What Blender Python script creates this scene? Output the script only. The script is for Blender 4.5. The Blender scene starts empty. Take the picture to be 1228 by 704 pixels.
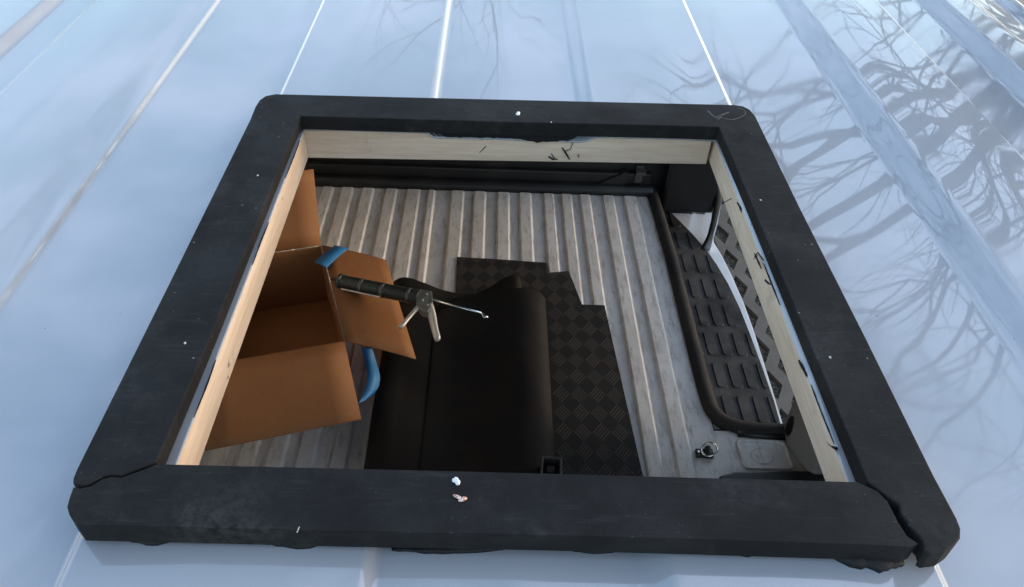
import bpy, bmesh, math, random
from mathutils import Vector, Matrix, Euler
R = math.radians
S = bpy.context.scene
C = S.collection

# ------------------------------------------------------------------ camera
ZT = 2.34                                    # height of the top face of the black frame above the ground
cam = bpy.data.objects.new('camera', bpy.data.cameras.new('camera')); C.objects.link(cam)
cam.location = (-.01985, -.46784, ZT + .36867)
cam.rotation_euler = (.85069, -.04182, -.0063)
FPX = 945.2
cam.data.sensor_width = 36; cam.data.lens = FPX / 1228 * 36
cam.data.clip_start = .01; cam.data.clip_end = 2000
S.camera = cam
CM = cam.rotation_euler.to_matrix()

# ------------------------------------------------------------------ world, sun, exposure
SUN_EL, SUN_AZ = R(7), R(84)                 # azimuth from +Y towards +X
w = bpy.data.worlds.new('World'); S.world = w; w.use_nodes = True
nt = w.node_tree; nt.nodes.clear()
out = nt.nodes.new('ShaderNodeOutputWorld'); bg = nt.nodes.new('ShaderNodeBackground')
sky = nt.nodes.new('ShaderNodeTexSky'); sky.sky_type = 'NISHITA'; sky.sun_disc = False
sky.sun_elevation = SUN_EL; sky.sun_rotation = SUN_AZ; sky.air_density = 1.0; sky.dust_density = 1.2; sky.ozone_density = 1.2
geo = nt.nodes.new('ShaderNodeTexCoord'); mp = nt.nodes.new('ShaderNodeMapping'); mp.inputs['Scale'].default_value = (1, 1, 2.6)
nz = nt.nodes.new('ShaderNodeTexNoise'); nz.inputs['Scale'].default_value = 3.4; nz.inputs['Detail'].default_value = 8; nz.inputs['Roughness'].default_value = .62
rp = nt.nodes.new('ShaderNodeValToRGB'); rp.color_ramp.elements[0].position = .43; rp.color_ramp.elements[1].position = .62
rp.color_ramp.elements[0].color = (.03, .03, .03, 1); rp.color_ramp.elements[1].color = (.78, .78, .78, 1)
mx = nt.nodes.new('ShaderNodeMix'); mx.data_type = 'RGBA'
mx.inputs[7].default_value = (1.75, 2.1, 2.8, 1)            # thin high cloud
nt.links.new(geo.outputs['Generated'], mp.inputs[0]); nt.links.new(mp.outputs[0], nz.inputs[0]); nt.links.new(nz.outputs[0], rp.inputs[0])
nt.links.new(rp.outputs[0], mx.inputs[0]); nt.links.new(sky.outputs[0], mx.inputs[6])
# pale warm glow of the low sky on the sun's side
sx_ = nt.nodes.new('ShaderNodeSeparateXYZ'); nt.links.new(geo.outputs['Generated'], sx_.inputs[0])
def mr(src, a, b, c, d):
    x = nt.nodes.new('ShaderNodeMapRange'); x.interpolation_type = 'SMOOTHSTEP'; nt.links.new(src, x.inputs[0])
    for i, v in zip((1, 2, 3, 4), (a, b, c, d)): x.inputs[i].default_value = v
    return x.outputs[0]
dt = nt.nodes.new('ShaderNodeVectorMath'); dt.operation = 'DOT_PRODUCT'; nt.links.new(geo.outputs['Generated'], dt.inputs[0])
dt.inputs[1].default_value = (math.sin(R(50)), math.cos(R(50)), 0)
ml = nt.nodes.new('ShaderNodeMath'); ml.operation = 'MULTIPLY'
nt.links.new(mr(sx_.outputs[2], .0, .30, 1, 0), ml.inputs[0]); nt.links.new(mr(dt.outputs['Value'], -.1, .9, 0, .75), ml.inputs[1])
mg = nt.nodes.new('ShaderNodeMix'); mg.data_type = 'RGBA'; mg.inputs[7].default_value = (5.2, 4.6, 3.6, 1)
nt.links.new(ml.outputs[0], mg.inputs[0]); nt.links.new(mx.outputs[2], mg.inputs[6])
nt.links.new(mg.outputs[2], bg.inputs[0]); bg.inputs[1].default_value = .15
nt.links.new(bg.outputs[0], out.inputs[0])
sl = bpy.data.lights.new('sun', 'SUN'); sl.energy = .45; sl.angle = R(12); sl.color = (1, .78, .56)
so = bpy.data.objects.new('sun', sl); C.objects.link(so)
sd = Vector((math.sin(SUN_AZ) * math.cos(SUN_EL), math.cos(SUN_AZ) * math.cos(SUN_EL), math.sin(SUN_EL)))
so.rotation_euler = sd.to_track_quat('Z', 'Y').to_euler(); so.location = (0, 0, 20)
S.view_settings.view_transform = 'Standard'; S.view_settings.look = 'None'; S.view_settings.gamma = 1
S.view_settings.exposure = 2.2

# ------------------------------------------------------------------ helpers
def W(u, v, z):
    """the point of the level plane z (metres from the frame's top face) seen at photo pixel u, v"""
    d = CM @ Vector(((u - 614) / FPX, -(v - 352) / FPX, -1)); t = (z + ZT - cam.location.z) / d.z
    p = cam.location + d * t
    return Vector((p.x, p.y, z + ZT))
def V(x, y, z): return Vector((x, y, z + ZT))
def tag(o, label, cat=None, group=None, kind=None):
    if label: o['label'] = label
    if cat: o['category'] = cat
    if group: o['group'] = group
    if kind: o['kind'] = kind
    return o
def obj(name, bm, mat, parent=None, smooth=False, bevel=0, seg=2, angle=35):
    bmesh.ops.recalc_face_normals(bm, faces=bm.faces)
    me = bpy.data.meshes.new(name); bm.to_mesh(me); bm.free()
    o = bpy.data.objects.new(name, me); C.objects.link(o)
    for m in (mat if isinstance(mat, (list, tuple)) else [mat]): me.materials.append(m)
    if smooth:
        for p in me.polygons: p.use_smooth = True
    if bevel:
        b = o.modifiers.new('bevel', 'BEVEL'); b.width = bevel; b.segments = seg; b.limit_method = 'ANGLE'; b.angle_limit = R(angle)
    if parent:
        o.parent = parent; o.matrix_parent_inverse = Matrix.Translation(parent.location).inverted()
    return o
def empty(name, loc):
    o = bpy.data.objects.new(name, None); C.objects.link(o); o.location = loc; o.empty_display_size = .1
    return o
def box(bm, a, b, rot=None, mi=0):
    a = Vector(a); b = Vector(b)
    vs = [bm.verts.new((x, y, z)) for x in (a.x, b.x) for y in (a.y, b.y) for z in (a.z, b.z)]
    if rot:
        c = (a + b) / 2
        for v in vs: v.co = rot @ (v.co - c) + c
    for f in ((0, 1, 3, 2), (4, 6, 7, 5), (0, 4, 5, 1), (2, 3, 7, 6), (0, 2, 6, 4), (1, 5, 7, 3)):
        bm.faces.new([vs[i] for i in f]).material_index = mi
def prism(bm, pts, dz, mi=0):
    """solid from a polygon of 3-D points, dropped by dz (a number or a vector)"""
    d = dz if isinstance(dz, Vector) else Vector((0, 0, dz))
    a = [bm.verts.new(p) for p in pts]; b = [bm.verts.new(Vector(p) + d) for p in pts]
    n = len(a); bm.faces.new(a).material_index = mi; bm.faces.new(b[::-1]).material_index = mi
    for i in range(n): bm.faces.new((a[i], b[i], b[(i + 1) % n], a[(i + 1) % n])).material_index = mi
def tube(bm, pts, rad, n=8, cap=True, flat=1):
    """tube along pts; rad a number or list"""
    rings = []; up = None
    P = [Vector(p) for p in pts]
    for i, p in enumerate(P):
        t = (P[min(i + 1, len(P) - 1)] - P[max(i - 1, 0)]).normalized()
        if up is None: up = t.orthogonal().normalized()
        else:
            up = (up - t * up.dot(t)); up = up.normalized() if up.length > 1e-6 else t.orthogonal().normalized()
        s = t.cross(up); r = rad[i] if isinstance(rad, (list, tuple)) else rad
        rings.append([bm.verts.new(p + (up * math.cos(a) + s * math.sin(a) * flat) * r) for a in [2 * math.pi * k / n for k in range(n)]])
    for a, b in zip(rings, rings[1:]):
        for k in range(n): bm.faces.new((a[k], a[(k + 1) % n], b[(k + 1) % n], b[k]))
    if cap: bm.faces.new(rings[0][::-1]); bm.faces.new(rings[-1])
def spline(pts, n=8):
    P = [Vector(p) for p in pts]; o = []
    for i in range(len(P) - 1):
        a = P[max(i - 1, 0)]; b = P[i]; c = P[i + 1]; d = P[min(i + 2, len(P) - 1)]
        for k in range(n):
            t = k / n
            o.append(.5 * ((2 * b) + (c - a) * t + (2 * a - 5 * b + 4 * c - d) * t * t + (3 * b - a - 3 * c + d) * t ** 3))
    o.append(P[-1]); return o
def sheet(bm, grid, mi=0):
    vs = [[bm.verts.new(p) for p in row] for row in grid]
    for a, b in zip(vs, vs[1:]):
        for i in range(len(a) - 1): bm.faces.new((a[i], a[i + 1], b[i + 1], b[i])).material_index = mi
    return vs

# ------------------------------------------------------------------ materials
class M:
    def __init__(s, name, col=(.5, .5, .5), rough=.5, metal=0, **kw):
        s.m = bpy.data.materials.new(name); s.m.use_nodes = True; s.t = s.m.node_tree
        s.b = s.t.nodes['Principled BSDF']; s.b.inputs['Base Color'].default_value = (*col, 1)
        s.b.inputs['Roughness'].default_value = rough; s.b.inputs['Metallic'].default_value = metal
        for k, v in kw.items(): s.b.inputs[k.replace('_', ' ')].default_value = v
        s.co = s.t.nodes.new('ShaderNodeTexCoord').outputs['Object']; s.h = None
    def n(s, typ, **kw):
        x = s.t.nodes.new(typ)
        for k, v in kw.items():
            if hasattr(x, k): setattr(x, k, v)
            else: x.inputs[k].default_value = v
        return x
    def map(s, sc=(1, 1, 1), rot=(0, 0, 0), src=None):
        m = s.n('ShaderNodeMapping'); m.inputs['Scale'].default_value = sc; m.inputs['Rotation'].default_value = rot
        s.t.links.new(src or s.co, m.inputs[0]); return m.outputs[0]
    def noise(s, scale, detail=4, rough=.55, vec=None, dist=0):
        x = s.n('ShaderNodeTexNoise'); x.inputs['Scale'].default_value = scale; x.inputs['Detail'].default_value = detail
        x.inputs['Roughness'].default_value = rough; x.inputs['Distortion'].default_value = dist
        s.t.links.new(vec or s.co, x.inputs['Vector']); return x.outputs[0]
    def voro(s, scale, vec=None, feature='F1'):
        x = s.n('ShaderNodeTexVoronoi'); x.feature = feature; x.inputs['Scale'].default_value = scale
        s.t.links.new(vec or s.co, x.inputs['Vector']); return x.outputs[0]
    def ramp(s, src, a, b, ca=0, cb=1):
        x = s.n('ShaderNodeMapRange'); s.t.links.new(src, x.inputs[0])
        for i, v in zip((1, 2, 3, 4), (a, b, ca, cb)): x.inputs[i].default_value = v
        return x.outputs[0]
    def math(s, op, a, b=None):
        x = s.n('ShaderNodeMath'); x.operation = op
        for i, v in enumerate((a, b)):
            if v is None: continue
            if isinstance(v, (int, float)): x.inputs[i].default_value = v
            else: s.t.links.new(v, x.inputs[i])
        return x.outputs[0]
    def mixc(s, fac, a, b):
        x = s.n('ShaderNodeMix'); x.data_type = 'RGBA'
        for i, v in ((0, fac), (6, a), (7, b)):
            if isinstance(v, (int, float)): x.inputs[i].default_value = v
            elif isinstance(v, tuple): x.inputs[i].default_value = (*v[:3], 1)
            else: s.t.links.new(v, x.inputs[i])
        return x.outputs[2]
    def col(s, c): s.t.links.new(c, s.b.inputs['Base Color']); return s
    def rgh(s, c): s.t.links.new(c, s.b.inputs['Roughness']); return s
    def bump(s, h, strength=.5, dist=.001):
        x = s.n('ShaderNodeBump'); x.inputs['Strength'].default_value = strength; x.inputs['Distance'].default_value = dist
        s.t.links.new(h, x.inputs['Height'])
        if s.h: s.t.links.new(s.h, x.inputs['Normal'])
        s.h = x.outputs[0]; s.t.links.new(s.h, s.b.inputs['Normal']); return s
def xyz(m, src=None):
    x = m.n('ShaderNodeSeparateXYZ'); m.t.links.new(src or m.co, x.inputs[0]); return x.outputs

# glossy white van paint with faint dust, specks and long soft waves
paint = M('roof_paint', (.56, .585, .62), .16, Coat_Weight=1, Coat_Roughness=.03, Coat_IOR=1.85)
g = paint.ramp(paint.noise(3.5, 6, .6), .35, .7)
c = paint.mixc(g, (.34, .355, .38), (.285, .30, .335))
sp = paint.ramp(paint.voro(60), .035, .02)
sp2 = paint.ramp(paint.noise(9, 2), .52, .6)
c = paint.mixc(paint.math('MULTIPLY', sp, sp2), c, (.08, .08, .08)); paint.col(c)
paint.t.links.new(paint.ramp(paint.noise(6, 7, .7, paint.map((1, .5, 1))), .45, .75, .02, .09), paint.b.inputs['Coat Roughness'])
paint.bump(paint.noise(5, 2, .5, paint.map((1, .45, 1))), .42, .006)
paint.bump(paint.noise(70, 3, .5), .06, .0006)
PAINT = paint.m
body = M('body_paint', (.6, .62, .65), .3, Coat_Weight=1, Coat_Roughness=.05)
body.col(body.mixc(body.ramp(body.noise(5, 6), .4, .75), (.62, .64, .67), (.5, .5, .5))); BODY = body.m

foam = M('black_plastic', (.017, .017, .018), .55)
fd = foam.ramp(foam.noise(14, 8, .7), .45, .8)
st = foam.ramp(foam.noise(30, 4, .6, foam.map((1, 9, 1), (0, 0, R(35)))), .58, .8)
fs = foam.ramp(foam.noise(420, 2, .6), .66, .78)
fc = foam.mixc(foam.math('MULTIPLY', fd, .8), (.0065, .0065, .007), (.026, .025, .0248))
fc = foam.mixc(foam.math('MULTIPLY', st, .6), fc, (.034, .032, .031))
fc = foam.mixc(foam.math('MULTIPLY', foam.math('MULTIPLY', fs, fd), .9), fc, (.16, .155, .15))
foam.col(fc); foam.rgh(foam.ramp(foam.noise(20, 5), .3, .7, .6, .85))
fv_ = foam.ramp(foam.voro(95), .085, .04)
fq = foam.math('MULTIPLY', fv_, foam.ramp(foam.noise(17, 3), .55, .6)); foam.col(foam.mixc(foam.math('MULTIPLY', fq, .7), fc, (.3, .28, .26)))
fx = foam.math('MULTIPLY', foam.ramp(foam.noise(9, 5, .65), .52, .75), foam.ramp(foam.noise(160, 4, .75), .38, .68)); foam.col(foam.mixc(foam.math('MULTIPLY', fx, .5), foam.b.inputs['Base Color'].links[0].from_socket, (.085, .08, .077)))
foam.bump(foam.noise(700, 3, .6), .35, .0004); foam.bump(foam.noise(60, 5, .6), .3, .0006); foam.b.inputs['Specular IOR Level'].default_value = .22; FRAME = foam.m

seal = M('sealant', (.006, .006, .008), .5, Specular_IOR_Level=.25); seal.bump(seal.noise(180, 4, .6), .8, .0015); SEAL = seal.m
dark_pl = M('dark_plastic', (.012, .012, .014), .45)  # near-black plastic of its own colour, slightly dusty
dark_pl.col(dark_pl.mixc(dark_pl.ramp(dark_pl.noise(8, 5), .5, .8), (.006, .006, .007), (.018, .017, .016))); DARK = dark_pl.m

def wood(name, sc, warm=0):
    m = M(name, (.6, .5, .38), .62)
    v = m.map(sc)
    a = m.ramp(m.noise(7, 5, .6, v, .6), .35, .68)
    b = m.ramp(m.noise(60, 3, .6, v), .4, .65)
    c = m.mixc(a, (.67, .53, .41), (.50, .37, .265))
    c = m.mixc(m.math('MULTIPLY', b, .35), c, (.42, .29, .17))
    k = m.ramp(m.noise(38, 3, .7), .70, .74)
    c = m.mixc(m.math('MULTIPLY', k, .8), c, (.10, .06, .035))
    q = m.ramp(m.noise(26, 5, .7), .6, .74); c = m.mixc(m.math('MULTIPLY', q, .45), c, (.20, .165, .13))
    m.col(c); m.bump(m.noise(90, 4, .6, v), .4, .0006); return m.m
WOODY = wood('wood_along', (6, .5, 6)); WOODX = wood('wood_across', (.5, 6, 6))

floor_m = M('floor_paint', (.42, .42, .41), .42)
d1 = floor_m.ramp(floor_m.noise(3.2, 8, .68), .42, .72)
d2 = floor_m.ramp(floor_m.noise(22, 6, .7, floor_m.map((2.2, .5, 1))), .5, .72)
d3 = floor_m.ramp(floor_m.noise(60, 4, .7), .62, .74)
c = floor_m.mixc(floor_m.math('MULTIPLY', d1, .6), (.60, .575, .55), (.40, .345, .29))
c = floor_m.mixc(floor_m.math('MULTIPLY', d2, .7), c, (.19, .165, .135))
c = floor_m.mixc(floor_m.math('MULTIPLY', d3, .7), c, (.06, .05, .045))
floor_m.col(c); floor_m.rgh(floor_m.ramp(d1, 0, 1, .34, .6)); floor_m.bump(floor_m.noise(40, 4), .15, .001); FLOOR = floor_m.m

def rubber(name, dust, amt):
    m = M(name, (.012, .012, .012), .75)
    a = m.ramp(m.noise(5, 6, .65), .35, .75); b = m.ramp(m.noise(300, 2, .6), .5, .7)
    c = m.mixc(m.math('MULTIPLY', a, amt), ((.011, .011, .0115) if name != 'mat_back' else (.003, .003, .0032)), dust); c = m.mixc(m.math('MULTIPLY', b, .25 if name != 'mat_back' else .1), c, dust)
    m.b.inputs['Specular IOR Level'].default_value = .25
    m.col(c); m.bump(m.noise(380, 3, .6), .5, .0008); return m
ROLL = rubber('mat_back', (.06, .038, .024), .16).m
TUBE = rubber('edge_trim', (.07, .055, .042), .5).m
TREAD = rubber('tread_rubber', (.11, .10, .09), .85).m
ck = rubber('checker_rubber', (.035, .028, .023), .4)
X = xyz(ck); a_ = ck.math('DIVIDE', X[0], .063); b_ = ck.math('DIVIDE', X[1], .083)
u_ = ck.math('ADD', a_, b_); v_ = ck.math('SUBTRACT', a_, b_)
fu = ck.math('FLOOR', u_); fv = ck.math('FLOOR', v_)
par = ck.math('FLOORED_MODULO', ck.math('ADD', fu, fv), 2)
sel = ck.math('FLOORED_MODULO', fu, 2)
s1 = ck.math('SINE', ck.math('MULTIPLY', u_, 2 * math.pi * 5)); s2 = ck.math('SINE', ck.math('MULTIPLY', v_, 2 * math.pi * 5))
mixs = ck.math('ADD', ck.math('MULTIPLY', s1, sel), ck.math('MULTIPLY', s2, ck.math('SUBTRACT', 1, sel)))
hh = ck.math('MULTIPLY', ck.ramp(mixs, -.2, .5), par)
base = ck.t.nodes['Principled BSDF'].inputs['Base Color'].links[0].from_socket
ck.col(ck.mixc(ck.math('MULTIPLY', hh, .6), base, (.075, .062, .05))); ck.bump(hh, 1, .002); CHECK = ck.m

card = M('cardboard', (.3, .15, .06), .75)
ca = card.ramp(card.noise(3, 5), .35, .7); cb = card.ramp(card.noise(150, 2, .5, card.map((1, .12, 1))), .4, .6)
cc = card.mixc(ca, (.23, .095, .030), (.19, .072, .021)); cc = card.mixc(card.math('MULTIPLY', cb, .15), cc, (.24, .12, .05))
cw = card.ramp(card.noise(1.6, 6, .75), .495, .5); cw2 = card.ramp(card.noise(1.6, 6, .75), .505, .5); cc = card.mixc(card.math('MULTIPLY', card.math('MULTIPLY', cw, cw2), .25), cc, (.12, .06, .03))
card.col(cc); card.bump(card.noise(150, 2, .5, card.map((1, .12, 1))), .25, .0006); CARD = card.m
TAPE = M('blue_tape', (.015, .15, .38), .6); TAPE.bump(TAPE.noise(60, 4), .5, .002); TAPE = TAPE.m
GUNB = M('gun_barrel', (.045, .055, .055), .28, .6); GUNB.rgh(GUNB.ramp(GUNB.noise(40, 4), .3, .7, .2, .5)); GUNB = GUNB.m
GUNG = M('gun_body', (.22, .24, .23), .4, .6).m
ALU = M('cast_metal', (.62, .60, .56), .45, .35).m
BAND = M('barrel_band_metal', (.12, .125, .12), .3, .7).m
GRAIN = M('pale_grain', (.45, .45, .44), .7).m
ROD = M('zinc_rod', (.70, .78, .82), .22, 1).m
CHROME = M('chrome', (.75, .75, .75), .12, 1).m
con = M('concrete', (.27, .26, .245), .85)
c = con.mixc(con.ramp(con.noise(6, 8, .7), .35, .7), (.125, .117, .105), (.08, .074, .066)); con.col(c); con.bump(con.noise(60, 6, .7), .5, .004); CONC = con.m
gv = M('gravel', (.16, .15, .13), .9)
vv = gv.voro(70); c = gv.mixc(gv.ramp(vv, .1, .7), (.16, .15, .135), (.014, .013, .012)); c = gv.mixc(gv.ramp(gv.noise(25, 4), .5, .7), c, (.10, .085, .05)); gv.col(c); gv.bump(vv, 1, .01); GRAV = gv.m
gr = M('lawn', (.06, .075, .03), .95); gr.col(gr.mixc(gr.ramp(gr.noise(2, 8, .7), .35, .7), (.055, .08, .025), (.12, .105, .06))); GRASS = gr.m
bk = M('bark', (.06, .05, .042), .95); bk.col(bk.mixc(bk.noise(12, 5), (.045, .038, .032), (.10, .085, .07))); BARK = bk.m
rd = M('render_wall', (.72, .66, .55), .85); rd.col(rd.mixc(rd.ramp(rd.noise(.8, 6), .3, .7), (.75, .69, .58), (.62, .57, .48))); WALL = rd.m
tl = M('roof_tiles', (.16, .07, .05), .8); tl.bump(tl.noise(4, 2, .5, tl.map((1, 8, 8))), .5, .03); TILES = tl.m
GLASS = M('window_glass', (.02, .025, .03), .05, Coat_Weight=.5).m
WHITE = M('white_trim', (.7, .7, .68), .5).m
TYRE = M('tyre_rubber', (.02, .02, .02), .8).m
RIM = M('wheel_metal', (.45, .45, .46), .35, .8).m
CRUMBW = M('white_crumb', (.75, .77, .8), .5).m
CRUMBB = M('brown_flake', (.30, .13, .07), .6); CRUMBB.col(CRUMBB.mixc(CRUMBB.ramp(CRUMBB.noise(900, 2), .45, .6), (.34, .13, .07), (.75, .72, .68))); CRUMBB = CRUMBB.m
CLIP = M('clip_plastic', (.045, .043, .04), .5).m
PILLAR = M('pillar_paint', (.22, .21, .20), .5).m
FIBRE = M('fibre', (.30, .29, .28), .7).m
HEDGE = M('hedge_leaves', (.035, .05, .022), .8).m

# ------------------------------------------------------------------ ground
FB = -1.72                                    # van floor
bm = bmesh.new(); L = 600; z = -.03
sheet(bm, [[(-L, -L, z), (L, -L, z)], [(-L, L, z), (L, L, z)]])
tag(obj('grass_ground', bm, GRASS), 'wide lawn around the driveway', kind='structure')
bm = bmesh.new(); sheet(bm, [[(-4, -7, -.022), (7, -7, -.022)], [(-4, 9, -.022), (7, 9, -.022)]])
tag(obj('gravel_bed', bm, GRAV), 'dark gravel seen in the openings of the paving', kind='structure')
# lattice paving: concrete with staggered diamond openings beside the sill, solid further off
def lattice(bm, x0, x1, y0, y1, px=.10, py=.160, hx=.036, hy=.062, z=0, z2=-.02):
    key = {}
    def vert(x, y, zz):
        k = (round(x, 4), round(y, 4), zz)
        if k not in key: key[k] = bm.verts.new((x, y, zz))
        return key[k]
    i = 0; x = x0
    while x < x1:
        y = y0 - (py / 2 if i % 2 else 0)
        while y < y1:
            cx, cy = x + px / 2, y + py / 2
            a = [(x, y), (x + px, y), (x + px, y + py), (x, y + py)]
            m = [(cx - hx, cy), (cx, cy - hy), (cx + hx, cy), (cx, cy + hy)]
            A = [vert(*p, z) for p in a]; D = [vert(*p, z) for p in m]; E = [vert(*p, z2) for p in m]
            bm.faces.new((A[0], A[1], D[1])); bm.faces.new((A[0], D[1], D[0])); bm.faces.new((A[1], A[2], D[2])); bm.faces.new((A[1], D[2], D[1]))
            bm.faces.new((A[2], A[3], D[3])); bm.faces.new((A[2], D[3], D[2])); bm.faces.new((A[3], A[0], D[0])); bm.faces.new((A[3], D[0], D[3]))
            for k in range(4): bm.faces.new((D[k], D[(k + 1) % 4], E[(k + 1) % 4], E[k]))
            y += py
        x += px; i += 1
bm = bmesh.new(); lattice(bm, 1.285, 3.5, -3.03, 8.0, px=.1, py=.235, hx=.046, hy=.095)
tag(obj('lattice_paving', bm, CONC), 'concrete lattice paving with gravel in its openings', kind='structure')
bm = bmesh.new(); sheet(bm, [[(-4, -7, -.004), (1.285, -7, -.004)], [(-4, 9, -.004), (1.285, 9, -.004)]])
tag(obj('driveway', bm, CONC), 'grey concrete driveway under the van', kind='structure')

# ------------------------------------------------------------------ the van
van = empty('van', (0, .8, 0)); tag(van, 'white van with a square hatch hole cut in its ribbed glossy roof', 'van')
# roof: ribbed pressed sheet, real hole under the frame
def roofz(x, y):
    s = abs(x)
    def st(a, b, lo, hi):                     # smooth step
        t = min(max((s - a) / (b - a), 0), 1); t = t * t * (3 - 2 * t); return lo + (hi - lo) * t
    z = st(.067, .087, -.0058, 0) if x > 0 else st(.0745, .0815, -.0052, 0)
    z += st(.2305, .2375, 0, -.0062) if x > 0 else st(.2345, .2385, 0, -.0022)
    z += st(.362, .402, 0, .0085) if x > 0 else st(.3640, .3688, 0, .0046) + st(.37, .41, 0, .0024)
    z += st(.506, .515, 0, -.0090) if x > 0 else st(.509, .515, 0, -.003)
    z += st(.578, .608, 0, .012) if x > 0 else st(.550, .564, 0, .010)
    z += st(.652, .672, 0, -.012)
    z += st(.705, .735, 0, .008)
    z += st(.095, .16, 0, .0006) + st(.165, .2305, 0, -.0016) + st(.25, .30, 0, -.0008) + st(.41, .45, 0, .0008) + st(.46, .505, 0, -.0012)
    z -= .018 * s * s
    if s > .66: z -= .9 * (s - .66) ** 2
    return z - .0185
xs = sorted(set([round(v, 5) for a, b, n in ((0, .06, 4), (.06, .09, 12), (.09, .19, 4), (.2, .229, 3), (.229, .24, 10), (.24, .36, 6), (.36, .37, 24), (.37, .404, 12), (.404, .505, 6), (.505, .518, 12), (.518, .529, 3), (.529, .546, 3), (.546, .573, 10), (.573, .614, 12), (.614, .652, 3), (.652, .675, 10), (.675, .703, 3), (.703, .738, 9), (.738, .93, 10)) for v in [a + (b - a) * i / n for i in range(n + 1)]]))
HX0, HX1, HY0, HY1 = -.1990, .2005, -.1935, .2045
xs = sorted([-x for x in xs if x > 0] + xs + [HX0, HX1])
xs = [x for i, x in enumerate(xs) if i == 0 or x - xs[i - 1] > 1e-5]
ys = sorted([-1.35 + .15 * i for i in range(8)] + [HY0, HY1, -.24, -.1, 0, .1, .25, .3, .36, .42, .5, .6, .75, .95, 1.2, 1.5, 1.8, 2.1, 2.4, 2.7, 3.0])
bm = bmesh.new(); vs = {}
def rv(i, j, lo=0):
    k = (i, j, lo)
    if k not in vs:
        x = xs[i]; y = ys[j]
        if y == HY1: y += .015 * min(max(x + .2, 0), .4)
        zz = roofz(x, y)
        if y > 2.4: zz -= .05 * (y - 2.4) ** 2
        if y < -1.1: zz -= .3 * (y + 1.1) ** 2
        vs[k] = bm.verts.new(V(x, y, zz - lo * .0014))
    return vs[k]
def inhole(i, j): return HX0 - 1e-6 <= xs[i] and xs[i + 1] <= HX1 + 1e-6 and HY0 - 1e-6 <= ys[j] and ys[j + 1] <= HY1 + 1e-6
for i in range(len(xs) - 1):
    for j in range(len(ys) - 1):
        if inhole(i, j): continue
        for lo in (0, 1):
            f = [rv(i, j, lo), rv(i + 1, j, lo), rv(i + 1, j + 1, lo), rv(i, j + 1, lo)]
            bm.faces.new(f)
        for di, dj, e in ((-1, 0, ((i, j), (i, j + 1))), (1, 0, ((i + 1, j), (i + 1, j + 1))), (0, -1, ((i, j), (i + 1, j))), (0, 1, ((i, j + 1), (i + 1, j + 1)))):
            a, b = i + di, j + dj
            if 0 <= a < len(xs) - 1 and 0 <= b < len(ys) - 1 and inhole(a, b):
                bm.faces.new([rv(*e[0], 0), rv(*e[1], 0), rv(*e[1], 1), rv(*e[0], 1)])
roof = obj('roof', bm, PAINT, van, smooth=True)

# side, front, rear: hollow shell of thick panels
def panel(name, pts, d, mat=None, bev=.004): 
    bm = bmesh.new(); prism(bm, pts, d); return obj(name, bm, mat or BODY, van, bevel=bev)
zr = roofz(.93, 0)
for sx in (-1, 1):
    x = lambda v: sx * v
    prof = [(.93, zr - .002), (1.0, -.12), (1.05, -.5), (1.14, -1.2), (1.16, -1.7), (1.14, -2.05)]
    bm = bmesh.new()
    def strip(y0, y1, pr):
        a = [V(x(p), y0, q) for p, q in pr]; b = [V(x(p), y1, q) for p, q in pr]
        c = [V(x(p - .05), y0, q) for p, q in pr]; d = [V(x(p - .05), y1, q) for p, q in pr]
        sheet(bm, [a, b]); sheet(bm, [c, d]); sheet(bm, [a, c]); sheet(bm, [b, d])
        sheet(bm, [[a[0], c[0]], [b[0], d[0]]]); sheet(bm, [[a[-1], c[-1]], [b[-1], d[-1]]])
    if sx < 0: strip(-1.35, 3.0, prof)
    else:
        strip(-1.35, 1.1, prof); strip(2.86, 3.0, prof); strip(1.102, 2.858, [(.93, zr - .002), (1.0, -.12), (1.008, -.16)])
    obj('side_panel', bm, BODY, van, smooth=False)
bm = bmesh.new(); box(bm, V(-.88, -1.3, FB - .06), V(.745, 2.72, FB - .02)); box(bm, V(.7451, -1.3, FB - .06), V(1.09, 1.13, FB - .02)); obj('underbody', bm, DARK, van)
# ribbed floor
tops = [(340, 353), (361.5, 374), (386, 398), (409, 422), (434, 447), (462.5, 475), (488, 503), (514, 521), (542, 556), (569, 582), (597, 610), (623, 636), (652, 663), (673, 684), (695, 706), (722, 734), (747, 760)]
prof = [(-.95, 0)]
for a, b in tops:
    xa = W(a, 229, FB + .012).x; xb = W(b, 229, FB + .012).x
    prof += [(xa - .0045, 0), (xa + .001, .011), (xa + .003, .0125), (xb - .004, .0125), (xb, .011), (xb + .0065, 0)]
prof += [(.752, 0), (.764, 0)]
XF = .764
bm = bmesh.new()
YF = [-1.3, -.5, .3, 1.0, 1.6, 2.2, 2.62]
sheet(bm, [[V(px, y, FB + pz) for px, pz in prof] for y in YF])
sheet(bm, [[V(px, 2.62, FB + pz) for px, pz in prof], [V(px, 2.625, FB + .0005) for px, pz in prof], [V(px, 2.72, FB) for px, pz in prof]])
sheet(bm, [[V(XF, -1.3, FB), V(1.09, -1.3, FB)], [V(XF, 1.235, FB), V(1.09, 1.235, FB)]])
floor = obj('cargo_floor', bm, FLOOR, van)
b = floor.modifiers.new('b', 'BEVEL'); b.width = .0015; b.segments = 2; b.limit_method = 'ANGLE'; b.angle_limit = R(25)
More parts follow.
